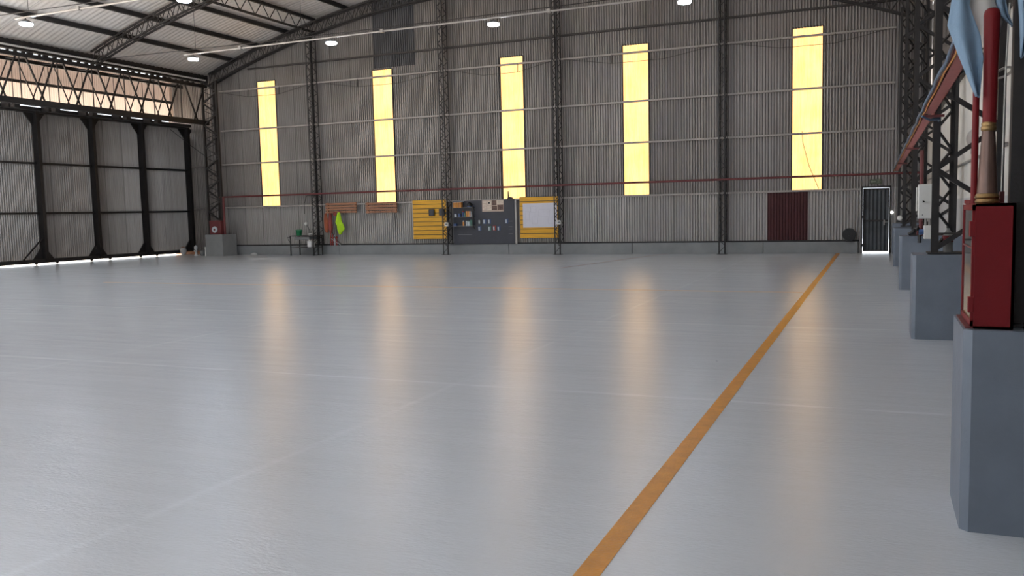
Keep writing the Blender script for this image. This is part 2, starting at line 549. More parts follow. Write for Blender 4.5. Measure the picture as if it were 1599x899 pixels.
def back_column(x, label):
    r = thing('lattice_column', label, 'column', (x, YB - .25, 0), 'lattice columns of the back wall')
    w, d = .22, .4
    x0, x1, y0, y1 = x - w / 2, x + w / 2, YB - .06 - d, YB - .06
    top = arch_bot(x) + .05
    cs = .042
    cc = {}
    for (cx, sx) in ((x0, 1), (x1, -1)):
        for (cy, sy) in ((y0, 1), (y1, -1)):
            zb = 0.012 if cy == y0 else .36
            m = MB().angle((cx, cy, zb), (cx, cy, top), cs, (sx, 0, 0), (0, sy, 0), .009)
            m.build('chord', STEEL, r)
    n = int(top / .42)
    m = MB()
    e = .012
    lace(m, (x0 + e, y0 + e, .05), (x0 + e, y0 + e, top), (x1 - e, y0 + e, .05), (x1 - e, y0 + e, top), n, .016)
    lace(m, (x1 - e, y0 + e, .38), (x1 - e, y0 + e, top), (x1 - e, y1 - e, .38), (x1 - e, y1 - e, top), n, .016)
    lace(m, (x0 + e, y0 + e, .38), (x0 + e, y0 + e, top), (x0 + e, y1 - e, .38), (x0 + e, y1 - e, top), n, .016)
    m.build('lacing', STEEL, r)
    m = MB().box(x0 - .04, x1 + .04, y0 - .04, y0 + .12, 0, .014)
    m.build('base_plate', STEEL, r)
    return r
BC = [(-20.0, 'black lattice column beside the small workbench and hanging garments'),
      (-14.36, 'black lattice column between the first yellow plank board and the dark tool board'),
      (-10.06, 'black lattice column at the edge of the yellow board with a white plan'),
      (-4.52, 'black lattice column standing nearest the maroon wall panel')]
for x, l in BC: back_column(x, l)

def side_column(y, label, left=False, top=None):
    """three-chord column on a plinth: two front chords and one behind"""
    sg = -1 if left else 1
    def X(v): return (-23.7 - v) if left else v
    r = thing('lattice_column', label, 'column', (X(.9), y, .93), 'lattice columns standing on the side plinths')
    z0 = .93 if not left else .86
    top = top or 7.1
    ya, yb = y, y + .28
    P = [(X(.588), ya), (X(1.2), ya), (X(.76), yb)]
    W = [.075, .075, .045]
    if left: P, W = [(-24.93, ya), (-24.24, ya), (-24.62, yb)], [.06, .1, .07]
    for (px, py), w in zip(P, W):
        m = MB().box(px - w / 2, px + w / 2, py - .035, py + .035, z0, top)
        m.build('chord', STEEL, r)
    n = int((top - z0) / .78)
    def L(p, z): return (p[0], p[1], z)
    m = MB()
    lace(m, L(P[0], z0 + .05), L(P[0], top), L(P[1], z0 + .05), L(P[1], top), n, .05)
    n2 = n * 2
    if left: n, n2 = 9, 16
    lace(m, L(P[0], z0 + .05), L(P[0], top), L(P[2], z0 + .05), L(P[2], top), n2, .022)
    m.build('lacing', STEEL, r)
    m = MB().box(min(p[0] for p in P) - .07, max(p[0] for p in P) + .07, ya - .07, yb + .06, z0, z0 + .012)
    m.build('base_plate', STEEL, r)
    return r
side_column(4.5, 'near dark lattice column at the edge behind the red hose cabinet')
side_column(10.55, 'dark lattice column carrying the white electrical cabinet')
side_column(16.4, 'dark lattice column on the third plinth from the red cabinet')
side_column(22.45, 'dark lattice column on the fourth plinth, closest to the metal door but one')
side_column(27.85, 'dark lattice column in the corner beside the metal door')
side_column(27.45, 'dark lattice column in the far left corner above the hose reel', left=True, top=6.95)

def plinth(x0, x1, y0, y1, h, label, cham=.035):
    poly = [(x0, y1), (x0, y0 + cham), (x0 + cham, y0), (x1, y0), (x1, y1)]
    m = MB().prism(poly, 0, h, 'z')
    o = m.build('concrete_plinth', KERB if x0 < -5 else CONC, loc=((x0 + x1) / 2, (y0 + y1) / 2, 0))
    return tag(o, label, 'plinth', 'grey concrete plinths under the side columns')
plinth(.365, 1.32, 4.3, 4.86, .925, 'large blue-grey concrete plinth under the red hose cabinet')
plinth(.365, 1.32, 10.35, 10.95, .925, 'blue-grey concrete plinth with a plastic bottle on top')
plinth(.365, 1.32, 16.2, 16.8, .925, 'blue-grey concrete plinth behind the one with the bottle')
plinth(.37, 1.32, 22.2, 22.8, .9, 'blue-grey concrete plinth third behind the red cabinet, white drum lamp above')
plinth(.42, 1.32, 27.55, 28.15, .9, 'short grey concrete plinth next to the metal door')
plinth(-24.82, -23.93, 27.03, 27.85, .86, 'grey concrete block in the far left corner under the hose reel', .02)

def roof_arch(y, label):
    r = thing('roof_arch', label, 'roof truss', (XC, y, 7), 'lattice roof arches')
    n = 56
    xa, xb = -24.95, .75
    xs = [xa + (xb - xa) * i / n for i in range(n + 1)]
    for off, nm in ((.0, 'bottom_chord'), (.44, 'top_chord')):
        for dy in (-.09, .09):
            m = MB()
            for a, b in zip(xs[:-1], xs[1:]):
                m.bar((a, y + dy, arch_bot(a) + off), (b + .004, y + dy, arch_bot(b) + off), .05, .055)
            m.build(nm, STEEL, r)
    m = MB()
    for dy in (-.09, .09):
        for a, b in zip(xs[:-1], xs[1:]):
            c = (a + b) / 2
            m.bar((a, y + dy, arch_bot(a)), (c, y + dy, arch_bot(c) + .44), .018, .018)
            m.bar((c, y + dy, arch_bot(c) + .44), (b, y + dy, arch_bot(b)), .018, .018)
    m.build('lacing', STEEL2, r)
    return r
roof_arch(22.3, 'free-standing black lattice roof arch carrying the row of lamps')
roof_arch(27.95, 'black lattice roof arch running along the top of the back wall')

# purlins
def purlin(x, label, w=.075, h=.15):
    z = roof_z(x) - .03 - h / 2
    s = (arch_bot(x + .1) - arch_bot(x - .1)) / .2
    m = MB().bar((x, FY0 + .5, z), (x, 28.15, z), w, h, (-s, 0, 1))
    return tag(m.build('purlin', STEEL, loc=(x, 10, z)), label, 'purlin', 'roof purlins')
purlin(-23.85, 'dark roof purlin nearest the left eave, lamp beside its end')
purlin(-22.5, 'dark roof purlin second up from the left eave')
purlin(-21.13, 'dark roof purlin just below the lattice purlin')
purlin(-18.38, 'dark roof purlin just above the lattice purlin')
x = -19.82
r = thing('lattice_purlin', 'deep open lattice purlin meeting the back wall above a column', 'purlin', (x, 20, roof_z(x) - .5))
zt, zb = roof_z(x) - .1, roof_z(x) - .58
MB().box(x - .06, x + .06, FY0 + .5, 28.0, zt - .05, zt + .05).build('top_chord', STEEL, r)
for dx in (-.05, .05):
    MB().box(x + dx - .02, x + dx + .02, FY0 + .5, 28.0, zb - .02, zb + .02).build('bottom_chord', STEEL, r)
m = MB(); lace(m, (x, FY0 + .5, zt), (x, 28, zt), (x, FY0 + .5, zb), (x, 28, zb), 48, .022)
m.build('lacing', STEEL, r)

# header truss over the sliding doors
r = thing('header_truss', 'long black box truss over the sliding doors', 'truss', (-25.6, 18, 5.3))
XI, XO = -24.95, -26.2
YT0, YT1 = -6., 27.7
MB().box(XI - .06, XI + .06, YT0, YT1, 6.72, 6.85).build('top_chord', STEEL, r)
MB().box(XO - .05, XO + .05, YT0, YT1, 6.8, 6.92).build('top_chord', STEEL, r)
MB().box(XI - .08, XI + .08, YT0, YT1, 5.25, 5.43).build('bottom_chord', STEEL, r)
MB().box(XO - .06, XO + .06, YT0, YT1, 5.42, 5.55).build('bottom_chord', STEEL, r)
per = 1.37
def zig(xx, z0, z1, w, off, nm, h=.6):
    m = MB()
    y = YT1 - .15 - off
    while y - per > 8:
        m.bar((xx, y, z1), (xx, y - h, z0), w, w)
        m.bar((xx, y - per + h - .05, z0), (xx, y - per + .05, z1), w, w) if False else None
        m.bar((xx, y - .42 - h, z1), (xx, y - .42, z0), w, w)
        m.bar((xx, y - per + .12, z0), (xx, y - per + .12, z1), w * .6, w * .6)
        y -= per
    m.build(nm, STEEL2 if w < .04 else STEEL, r)
zig(XI, 5.4, 6.75, .045, 0, 'inner_lacing')
zig(XO, 5.5, 6.85, .03, .7, 'outer_lacing')
m = MB()
for k in range(16):
    y = YT1 - .3 - per * k
    MB().bar((XI, y, 5.34), (XO, y - .68, 5.48), .04, .04).build('cross_bar', STEEL, r)
    MB().bar((XI, y, 6.8), (XO, y - .68, 6.86), .03, .03).build('cross_bar', STEEL, r)
m = MB()
for k in range(10):
    y = YT1 - 1.0 - per * 1.12 * k
    MB().box(-27.35, -26.95, y - .06, y + .06, 5.4, 5.6).build('hanger', STEEL, r)
    MB().box(XO - .1, XO + .1, y - .5, y - .3, 5.3, 5.45).build('clamp', STEEL, r)
o = MB().box(-28.8, -25.4, FY0 + .1, 29.35, 7.88, 7.95).box(-25.46, -25.4, FY0 + .1, 29.35, 7.24, 7.9).build('eave_sun_blocker', STEEL2)  # box added to keep direct sun from entering at the eave slit
tag(o, 'broad dark box added under the left roof edge to block sun', 'sun blocker')
# eave beam and the pale pipe along it
o = MB().box(-25.5, -25.3, FY0, 28.35, 7.005, 7.22)
for k in range(44):
    yy = 27.8 - .24 - k * .3 - random.uniform(0, .1)
    o.box(-25.5, -25.42, yy - random.uniform(.02, .14), yy + random.uniform(.01, .05), 6.85, 7.05)
o = o.build('eave_beam', STEEL)
tag(o, 'black eave beam between the roof edge and the header truss', 'beam')
o = MB().tube([(-25.02, FY0, 7.06), (-25.02, 27.75, 7.05)], .03, 8)
o = o.build('pipe', WHITEP)
tag(o, 'pale thin pipe running along the left eave above the truss', 'pipe')

# ------------------------------------------------------------------ girts on the back wall
GL = [(7.4, 'highest steel girt on the back wall, above all the window strips', STEEL2),
      (6.61, 'steel girt crossing the window strips just under their tops', GIRT),
      (5.03, 'steel girt crossing the upper half of the window strips', GIRT),
      (3.68, 'steel girt crossing the middle of the window strips', GIRT),
      (1.93, 'pale steel girt directly under the window strips', GIRT)]
xcol = [-24.9] + [b[0] for b in BC] + [.5]
for z, l, mt in GL:
    r = thing('girt', l, 'girt', (-12, YB - .02, z), 'girts of the back wall')
    x1 = .45 if z > 2 else -.45
    x0 = -24.7 if z < 7.3 else -23.2
    m = MB().box(x0, x1, YB - .075, YB + .03, z - .028, z + .028)
    m.build('rail', mt, r)
    if 6.5 < z < 6.7:
        for a, b in zip(xcol[:-1], xcol[1:]):
            a += .2; b -= .2
            q = [(a, YB - .07, z - .02), (a + (b - a) * .33, YB - .1, z - .3), (a + (b - a) * .67, YB - .1, z - .3), (b, YB - .07, z - .02)]
            MB().tube(q, .008, 6).build('sag_rod', STEEL2, r)
            for k in (1, 2): MB().bar((q[k][0], q[k][1], z - .3), (q[k][0], YB - .07, z), .02, .02).build('strut', STEEL2, r)

# ------------------------------------------------------------------ red fire main
r = thing('fire_main', 'long dark red fire pipe running level along the back wall', 'pipe', (-12, 27.72, 2.37))
MB().tube([(-24.75, 27.74, 2.355), (1.15, 27.74, 2.355)], .034, 10).build('pipe_run', REDPIPE, r)
for k, x in enumerate((-20.0, -14.36, -10.06, -4.52)):
    MB().box(x - .05, x + .05, 27.66, 27.86, 2.3, 2.325).build('bracket', STEEL, r)
m = MB().tube([(-24.02, 27.3, .86), (-24.02, 27.3, 2.36)], .045, 10)
tag(m.build('riser_pipe', REDPIPE, loc=(-24.02, 27.3, .86)), 'dark red standing pipe beside the hose reel in the left corner', 'pipe')
m = MB().tube([(.68, 16.05, .93), (.68, 16.05, 2.36)], .03, 10).box(.62, .74, 16.0, 16.12, .95, 1.02)
tag(m.build('riser_pipe', REDPIPE, loc=(.66, 16.05, .93)), 'dark red standing pipe behind the white electrical cabinet', 'pipe')

# ------------------------------------------------------------------ tie rods, conduits, lamps
def tie(y, label, x0=-24.6, x1=.4):
    r = thing('tie_rod', label, 'tie rod', (XC, y, 6.98), 'arch tie rods')
    n = 12
    pts = [(x0 + (x1 - x0) * i / n, y, 7.03 - .09 * math.sin(PI * i / n)) for i in range(n + 1)]
    MB().tube(pts, .013, 6).build('rod', STEEL, r)
    for k in range(1, n):
        if k % 2: continue
        x = pts[k][0]
        MB().tube([(x, y, pts[k][2]), (x, y, arch_bot(x))], .006, 5).build('hanger', STEEL2, r)
tie(22.3, 'thin dark tie rod just above the farther row of lamps')
tie(16.3, 'thin dark tie rod just above the nearer row of lamps')
def cond(y, label, x0=-20.9, x1=-4.0):
    m = MB().tube([(x0, y - .03, 6.84), (x1, y - .03, 6.84)], .028, 8)
    for x in (-18.6, -13.4, -8.2): m.box(x - .05, x + .05, y - .08, y + .02, 6.8, 6.9)
    tag(m.build('conduit', ALU, loc=(XC, y, 6.84)), label, 'conduit', 'lamp conduits')
cond(22.3, 'pale conduit carrying the farther row of lamps')
cond(16.3, 'pale conduit carrying the nearer row of lamps')
def lamp(x, y, label):
    z = 6.66
    r = thing('ceiling_lamp', label, 'lamp', (x, y, z), 'high bay lamps')
    MB().lathe((x, y, z + .035), [(.08, 0), (.17, 0), (.175, .02), (.12, .05), (.06, .09)], 20).build('housing', GREYB, r, smooth=True)
    MB().lathe((x, y, z), [(.14, -.02), (.16, -.01), (.16, .03)], 24).build('lens', LENS, r)
    MB().tube([(x, y, z + .12), (x, y, z + .18)], .012, 6).build('hook', STEEL2, r)
LX = [-20.55, -15.2, -9.85, -4.56]
ROW = 'row of lamps farthest back'
for x, l in zip(LX, ('bright lamp by the left eave, in the far row', 'bright lamp in the far row, right of the first wall column',
                     'bright lamp in the far row above the third window strip', 'bright lamp in the far row cut by the top of the view')):
    lamp(x, 22.3, l)
lamp(LX[0], 16.3, 'bright lamp of the nearer row at the far left under the roof')
lamp(LX[1], 16.3, 'bright lamp of the nearer row at the top edge beside the lattice arch')
for x, l in zip(LX[2:], ('third lamp along the nearer row, out of view overhead', 'last lamp along the nearer row, out of view overhead')): lamp(x, 16.3, l)
for y, nm in ((10.3, 'second row overhead'), (4.3, 'row right over the camera'), (-1.7, 'row behind the camera')):
    for x, l in zip(LX, ('first', 'second', 'third', 'fourth')):
        lamp(x, y, '%s lamp from the sliding doors in the %s' % (l, nm))

# ------------------------------------------------------------------ things along the back wall
YF = YB - .08     # face that boards hang on
def plank_rack(x0, x1, z0, z1, label):
    r = thing('plank_rack', label, 'rack', ((x0 + x1) / 2, YF, z0), 'brown plank racks')
    n = 4
    h = (z1 - z0) / n
    for i in range(n):
        MB().box(x0, x1, YF - .1, YF - .07, z0 + i * h + .012, z0 + (i + 1) * h - .012, .004).build('plank', BROWNW, r)
    for q in (x0 + .08, x1 - .08):
        MB().box(q - .03, q + .03, YF - .07, YF, z0, z1).build('batten', BROWNW, r)
    for k in range(5):
        x = x0 + .2 + k * (x1 - x0 - .4) / 4
        MB().tube([(x, YF - .1, z0 + .06), (x, YF - .16, z0 + .05), (x, YF - .17, z0 + .085)], .006, 6).build('hook', STEEL, r)
plank_rack(-19.68, -18.27, 1.59, 2.0, 'brown plank coat rack with coloured garments hanging under it')
plank_rack(-17.87, -16.5, 1.56, 1.97, 'brown plank rack, bare, under the second window strip')

def garment(name, label, cat, prof, y, mtl, seed=0):
    """prof: (z, x_left, x_right) from the top down; a closed hanging cloth with folds"""
    rnd = random.Random(seed)
    ph = rnd.uniform(0, 6)
    n = 20
    rings = []
    for i in range(len(prof) - 1):
        for q in range(4):
            t = q / 4
            a, b = prof[i], prof[i + 1]
            rings.append(tuple(a[k] + (b[k] - a[k]) * t for k in range(3)))
    rings.append(prof[-1])
    vs, fs = [], []
    for i, (z, xl, xr) in enumerate(rings):
        c, w = (xl + xr) / 2, (xr - xl) / 2
        dep = .035 + .02 * i / len(rings)
        for k in range(n):
            a = 2 * PI * k / n
            f = 1 + .22 * math.sin(5 * a + ph + .05 * i)
            vs.append((c + w * math.cos(a), y + dep * f * math.sin(a), z + .012 * math.sin(3 * a + ph)))
    for i in range(len(rings) - 1):
        for k in range(n): fs.append((i * n + k, i * n + (k + 1) % n, (i + 1) * n + (k + 1) % n, (i + 1) * n + k))
    fs += [tuple(range(n)), tuple((len(rings) - 1) * n + k for k in range(n))]
    m = MB().add(vs, fs)
    return tag(m.build(name, mtl, smooth=True, loc=((prof[0][1] + prof[0][2]) / 2, y, prof[-1][0])), label, cat, 'garments hung under the coat rack')
YG = YF - .17
garment('hanging_garment', 'orange garment hanging at the left end of the brown plank rack', 'garment', [(1.6, -19.68, -19.6), (1.35, -19.72, -19.54), (1.0, -19.71, -19.52), (.86, -19.64, -19.54)], YG, ORCLOTH, 1)
garment('hanging_garment', 'red garment hanging between the orange one and the lime vest', 'garment', [(1.6, -19.47, -19.37), (1.3, -19.52, -19.34), (1.0, -19.52, -19.33), (.84, -19.46, -19.37)], YG, REDCLOTH, 2)
garment('cap', 'small dark red cap hung on the rack beside the lime vest', 'cap', [(1.64, -19.25, -19.15), (1.57, -19.3, -19.12), (1.5, -19.27, -19.15)], YG, REDCLOTH, 5)
garment('safety_vest', 'lime yellow safety vest hanging from the brown rack', 'vest', [(1.62, -19.07, -18.99), (1.5, -19.13, -18.95), (1.25, -19.2, -18.9), (1.12, -19.14, -18.82), (.98, -19.13, -18.78), (.78, -19.05, -18.96)], YG, LIME, 3)
# red and white slatted barrier leaning under the garments
r = thing('folding_barrier', 'red slatted barrier standing under the orange garment', 'barrier', (-19.4, YB - .2, .355))
for k in range(4):
    x = -19.6 + k * .09
    MB().box(x, x + .045, YB - .07, YB - .05, .358, .86 - .05 * k, .004).build('slat', REDC if k != 2 else PALEC, r)
for z in (.45, .65): MB().box(-19.6, -19.25, YB - .052, YB - .04, z, z + .03).build('cross_rail', REDC, r)
m = MB().tube([(-19.45, YB - .12, .86), (-19.3, YB - .14, .6), (-18.98, YB - .16, .37)], .012, 6)
tag(m.build('hose', STEEL2, loc=(-19.3, YB - .14, .37), smooth=True), 'dark thin hose sagging to the kerb beside the red barrier', 'hose')
m = MB().tube([(-19.5, YB - .14, .62), (-19.3, YB - .16, .5), (-19.05, YB - .18, .37)], .009, 6)
tag(m.build('hose', PALEC, loc=(-19.3, YB - .14, .37), smooth=True), 'pale thin hose crossing the red barrier down to the kerb', 'hose')

# bench
r = thing('workbench', 'small dark workbench against the kerb left of the first wall column', 'workbench', (-20.4, 27.55, 0))
bx0, bx1, by0, by1, bz = -20.92, -19.78, 27.3, 27.95, .77
MB().box(bx0, bx1, by0, by1, bz - .03, bz, .006).build('bench_top', STEEL2, r)
for x in (bx0 + .04, bx1 - .04):
    for y in (by0 + .04, by1 - .04):
        MB().box(x - .018, x + .018, y - .018, y + .018, 0, bz - .03).build('leg', STEEL, r)
MB().box(bx0 + .2, bx1 - .25, by0 + .08, by1 - .1, .62, .72, .01).build('drawer', GREYB, r)
MB().box(bx0 + .05, bx1 - .05, by0 + .05, by1 - .05, .3, .32).build('shelf', STEEL2, r)
MB().tube([(bx0, by0 + .05, .7), (bx0 - .1, by0 + .05, .72), (bx0 - .06, by0 + .05, .6), (bx0 + .02, by0 + .05, .5)], .012, 6).build('side_hook', STEEL, r)
r = thing('bucket', 'green plastic bucket with a lid on the workbench', 'bucket', (-20.62, 27.55, bz))
MB().lathe((-20.62, 27.55, bz), [(.095, 0), (.115, .16), (.12, .17)], 20).build('body', GREEN, r, smooth=True)
MB().lathe((-20.62, 27.55, bz + .17), [(.128, 0), (.132, .03), (.12, .05), (.05, .06)], 20).build('lid', GREEN, r, smooth=True)
r = thing('bench_lamp', 'white headed lamp on a bent dark arm at the bench', 'lamp', (-20.28, 27.7, bz))
MB().tube([(-20.22, 27.7, bz + .015), (-20.24, 27.7, bz + .2), (-20.34, 27.68, bz + .4)], .012, 6).build('arm', STEEL, r)
MB().lathe((-20.22, 27.7, bz), [(.06, 0), (.06, .012), (.02, .02)], 16).build('base', STEEL, r)
MB().lathe((-20.36, 27.66, bz + .38), [(.03, 0), (.06, .04), (.06, .1), (.03, .13)], 14).build('lamp_shade', WHITEP, r, smooth=True)
m = MB().lathe((-20.06, 27.5, bz), [(.07, 0), (.1, .03), (.09, .07), (.03, .09)], 16)
tag(m.build('bowl', CLEAR, smooth=True, loc=(-20.06, 27.5, bz)), 'pale upturned bowl on the workbench top', 'bowl')
r = thing('jerrycan', 'white plastic jerrycan on the lower shelf of the bench', 'jerrycan', (-20.03, 27.4, .32))
MB().box(-20.13, -19.93, 27.36, 27.5, .32, .57, .025).build('body', CLEAR, r)
MB().lathe((-20.07, 27.43, .565), [(.025, 0), (.025, .05), (.02, .055)], 12).build('cap', WHITEP, r)
MB().tube([(-19.99, 27.43, .56), (-19.99, 27.43, .61), (-20.05, 27.43, .6)], .009, 6).build('handle', CLEAR, r)
r = thing('spray_bottle', 'small white bottle on the lower bench shelf by the column', 'bottle', (-19.85, 27.42, .32))
MB().lathe((-19.86, 27.42, .32), [(.03, 0), (.035, .02), (.035, .16), (.015, .2), (.015, .24)], 14).build('body', WHITEP, r, smooth=True)
MB().lathe((-19.86, 27.42, .56), [(.018, 0), (.018, .03)], 12).build('cap', WHITEP, r)
m = MB().tube([(-20.75, YB - .07, 1.6), (-20.74, YB - .08, 2.0), (-20.6, YB - .1, 2.3), (-20.3, YB - .1, 2.32), (-20.12, YB - .1, 2.1), (-20.12, YB - .14, 1.8), (-20.2, YB - .2, 1.2), (-20.28, 27.78, .78)], .011, 6)
tag(m.build('cable', STEEL, smooth=True, loc=(-20.4, YB - .1, .78)), 'thin dark cable looping down the wall to the workbench', 'cable')
m = MB().lathe((-23.1, 27.86, 0), [(.13, 0), (.15, .03), (.1, .08), (.03, .1)], 14)
tag(m.build('sandbag', CLEAR, smooth=True, loc=(-23.1, 27.86, 0)), 'small pale bag on the floor against the kerb', 'bag')

def plank_board(x0, x1, z0, z1, n, label):
    r = thing('plank_board', label, 'board', ((x0 + x1) / 2, YF, z0))
    h = (z1 - z0) / n
    for i in range(n):
        MB().box(x0 + random.uniform(-.01, .01), x1, YF - .05, YF - .025, z0 + i * h + .01, z0 + (i + 1) * h - .01, .003).build('plank', YELLOWB, r)
    for q in (x0 + .1, x1 - .1): MB().box(q - .035, q + .035, YF - .025, YF, z0, z1).build('batten', STEEL2, r)
    MB().box(x0, x1, YF - .04, YF - .02, z0, z1).build('backing', STEEL2, r)
plank_board(-15.85, -14.42, .56, 2.0, 9, 'yellow painted plank board with two black boxes on it')
for k, (x0, x1) in enumerate(((-15.15, -14.93), (-14.73, -14.51))):
    r = thing('black_box', ('black wall box on the yellow board, nearer its middle', 'black wall box on the yellow board, beside the column')[k], 'box', ((x0 + x1) / 2, YF - .05, 1.41), 'black boxes on the yellow board')
    MB().box(x0, x1, YF - .13, YF - .05, 1.41, 1.66, .015).build('body', BLACKP, r)
    MB().box(x0 + .02, x1 - .02, YF - .137, YF - .128, 1.43, 1.64, .003).build('front_plate', BOARD, r)
plank_board(-11.56, -10.14, .56, 2.0, 9, 'yellow painted plank board behind the large white plan')
r = thing('wall_plan', 'large white drawing sheet pinned on the yellow plank board', 'drawing', (-10.8, YF - .06, .93))
MB().box(-11.44, -10.17, YF - .066, YF - .055, .93, 1.77).build('sheet', PAPER, r)
m = MB()
for a, b, c, d in ((-11.36, -11.2, 1.2, 1.5), (-11.1, -10.9, 1.05, 1.3), (-10.85, -10.45, 1.3, 1.55), (-10.5, -10.25, 1.05, 1.25), (-11.15, -10.95, 1.45, 1.65)):
    for z in (c, d): m.box(a, b, YF - .069, YF - .066, z, z + .008)
    for x in (a, b): m.box(x, x + .008, YF - .069, YF - .066, c, d)
m.build('ink_lines', INK, r)
# tool board
r = thing('tool_board', 'wide dark grey tool board between two yellow plank boards', 'board', (-13, YF, .37))
MB().box(-14.2, -11.78, YF - .03, YF, .37, 1.93, .004).build('panel', BOARD, r)
MB().box(-11.76, -11.69, YF - .04, YF, .37, 1.9).build('edge_post', ALU, r)
for k, z in enumerate((1.16, .97, .88, .72)):
    MB().box(-12.0, -11.85, YF - .05, YF - .03, z, z + .012).build('rung', GREYB, r)
MB().box(-14.02, -13.45, YF - .04, YF - .03, .7, .712).build('ledge', GREYB, r)
YS = YF - .03
r = thing('shelf_rack', 'open wall shelf rack on the left of the dark tool board', 'shelf', (-13.73, YS, 1.03))
for z in (1.03, 1.355, 1.69): MB().box(-14.15, -13.32, YS - .2, YS, z - .015, z).build('shelf_board', GREYB, r)
for x in (-14.15, -13.32): MB().box(x - .012, x + .012, YS - .2, YS - .18, .95, 1.75).build('upright', STEEL2, r)
for z in (1.03, 1.355, 1.69):
    MB().bar((-13.32, YS - .18, z), (-13.32, YS - .01, z - .12), .015, .015).build('brace', STEEL2, r)
def carton(x0, x1, z, h, label, mt=CARD, d=.15):
    r = thing('carton', label, 'box', ((x0 + x1) / 2, YS - .1, z), 'cartons on the wall shelf')
    MB().box(x0, x1, YS - .18, YS - .18 + d, z, z + h, .004).build('body', mt, r)
    MB().box((x0 + x1) / 2 - .012, (x0 + x1) / 2 + .012, YS - .184, YS - .179, z + .01, z + h - .01).build('tape', BROWNW, r)
carton(-14.09, -13.94, 1.69, .18, 'orange cardboard carton at the left of the top shelf')
carton(-13.93, -13.78, 1.69, .18, 'orange cardboard carton second on the top shelf')
carton(-13.6, -13.46, 1.355, .2, 'orange cardboard carton on the middle shelf')
carton(-13.455, -13.38, 1.355, .19, 'white carton beside the orange one on the middle shelf', PALEC)
m = MB().box(-14.08, -13.72, YS - .19, YS - .04, 1.874, 1.9, .003)
tag(m.build('tray', PALEC, loc=(-13.9, YS - .1, 1.874)), 'flat pale tray lying on the two top cartons', 'tray')
r = thing('helmet', 'dark rounded case at the right end of the top shelf', 'case', (-13.48, YS - .1, 1.69))
MB().lathe((-13.48, YS - .1, 1.69), [(.085, 0), (.09, .06), (.08, .13), (.05, .17), (.01, .19)], 18).build('shell', BLACKP, r, smooth=True)
MB().lathe((-13.48, YS - .1, 1.69), [(.092, .02), (.092, .04)], 18).build('band', BLUEC, r)
def tin(x, z, r_, h, lid, body, label, y=None, group='tins on the wall shelf'):
    y = YS - .11 if y is None else y
    t = thing('tin', label, 'tin', (x, y, z), group)
    MB().lathe((x, y, z), [(r_, 0), (r_, h)], 16).build('body', body, t, smooth=True)
    MB().lathe((x, y, z + h), [(r_ * .9, 0), (r_ * .9, h * .18), (r_ * .5, h * .25)], 16).build('lid', lid, t, smooth=True)
tin(-14.03, 1.355, .055, .1, BLUEC, PALEC, 'pale tin with blue lid at the left of the middle shelf')
tin(-13.88, 1.355, .055, .1, BLUEC, BLUEC, 'blue tin second on the middle shelf')
tin(-13.74, 1.355, .035, .17, REDC, BLUEC, 'slim blue tin with red top on the middle shelf')
tin(-13.66, 1.355, .03, .12, GREENC, GREENC, 'small green tin left of the middle shelf carton')
tin(-14.06, 1.03, .08, .07, BLUEC, BLUEC, 'wide flat blue tin at the left of the bottom shelf')
tin(-13.73, 1.03, .03, .15, PALEC, CARD, 'slim tan tin on the bottom shelf')
tin(-13.6, 1.03, .04, .14, PALEC, PALEC, 'pale tin in the middle of the bottom shelf')
tin(-13.51, 1.03, .04, .15, GREENC, PALEC, 'pale tin with green lid on the bottom shelf')
tin(-13.42, 1.03, .045, .17, GREENC, GREENC, 'green tin at the right end of the bottom shelf')
def pack(x, z, mt, label):
    r = thing('hanging_pack', label, 'pack', (x, YS, z - .08), 'small packs hung on the tool board')
    MB().box(x - .06, x + .06, YS - .012, YS, z - .085, z + .085, .003).build('card_back', mt, r)
    MB().box(x - .035, x + .02, YS - .05, YS - .012, z - .07, z + .06, .012).build('blister', PALEC, r)
    MB().tube([(x, YS - .005, z + .07), (x, YS - .06, z + .075)], .004, 6).build('hook', STEEL2, r)
for x, z, mt, l in ((-13.13, 1.165, BLACKP, 'white and black pack, first of the upper row on the tool board'),
                    (-12.94, 1.17, BLUEC, 'blue pack, second of the upper row on the tool board'),
                    (-12.75, 1.17, BLUEC, 'blue pack, third of the upper row on the tool board'),
                    (-12.08, 1.17, BLUEC, 'blue pack hanging alone at the right of the tool board'),
                    (-13.14, .93, BLUEC, 'blue pack hanging alone at the left of the lower row'),
                    (-12.75, .92, GREENC, 'greenish pack left of the red one in the lower row'),
                    (-12.56, .93, REDC, 'red topped pack in the lower row on the tool board'),
                    (-12.39, .92, BLUEC, 'blue pack right of the red one in the lower row')):
    pack(x, z, mt, l)
r = thing('photo_poster', 'beige poster of several photographs at the top of the tool board', 'poster', (-12.6, YS, 1.52))
MB().box(-13.02, -12.18, YS - .012, YS, 1.52, 1.92).build('backing', POSTER, r)
for a, b, c, d, mt in ((-13.0, -12.85, 1.82, 1.9, POSTERL), (-13.0, -12.85, 1.7, 1.79, POSTERL), (-13.0, -12.85, 1.58, 1.68, POSTERL), (-12.83, -12.66, 1.74, 1.9, POSTERL), (-12.78, -12.71, 1.8, 1.86, BLACKP),
                       (-12.64, -12.46, 1.74, 1.91, POSTERD), (-12.44, -12.2, 1.77, 1.9, POSTERL), (-12.83, -12.66, 1.57, 1.72, POSTERL), (-12.64, -12.44, 1.57, 1.72, POSTERD), (-12.42, -12.2, 1.57, 1.75, POSTERD)):
    MB().box(a, b, YS - (.018 if mt is BLACKP else .015), YS - .012, c, d).build('photograph', mt, r)
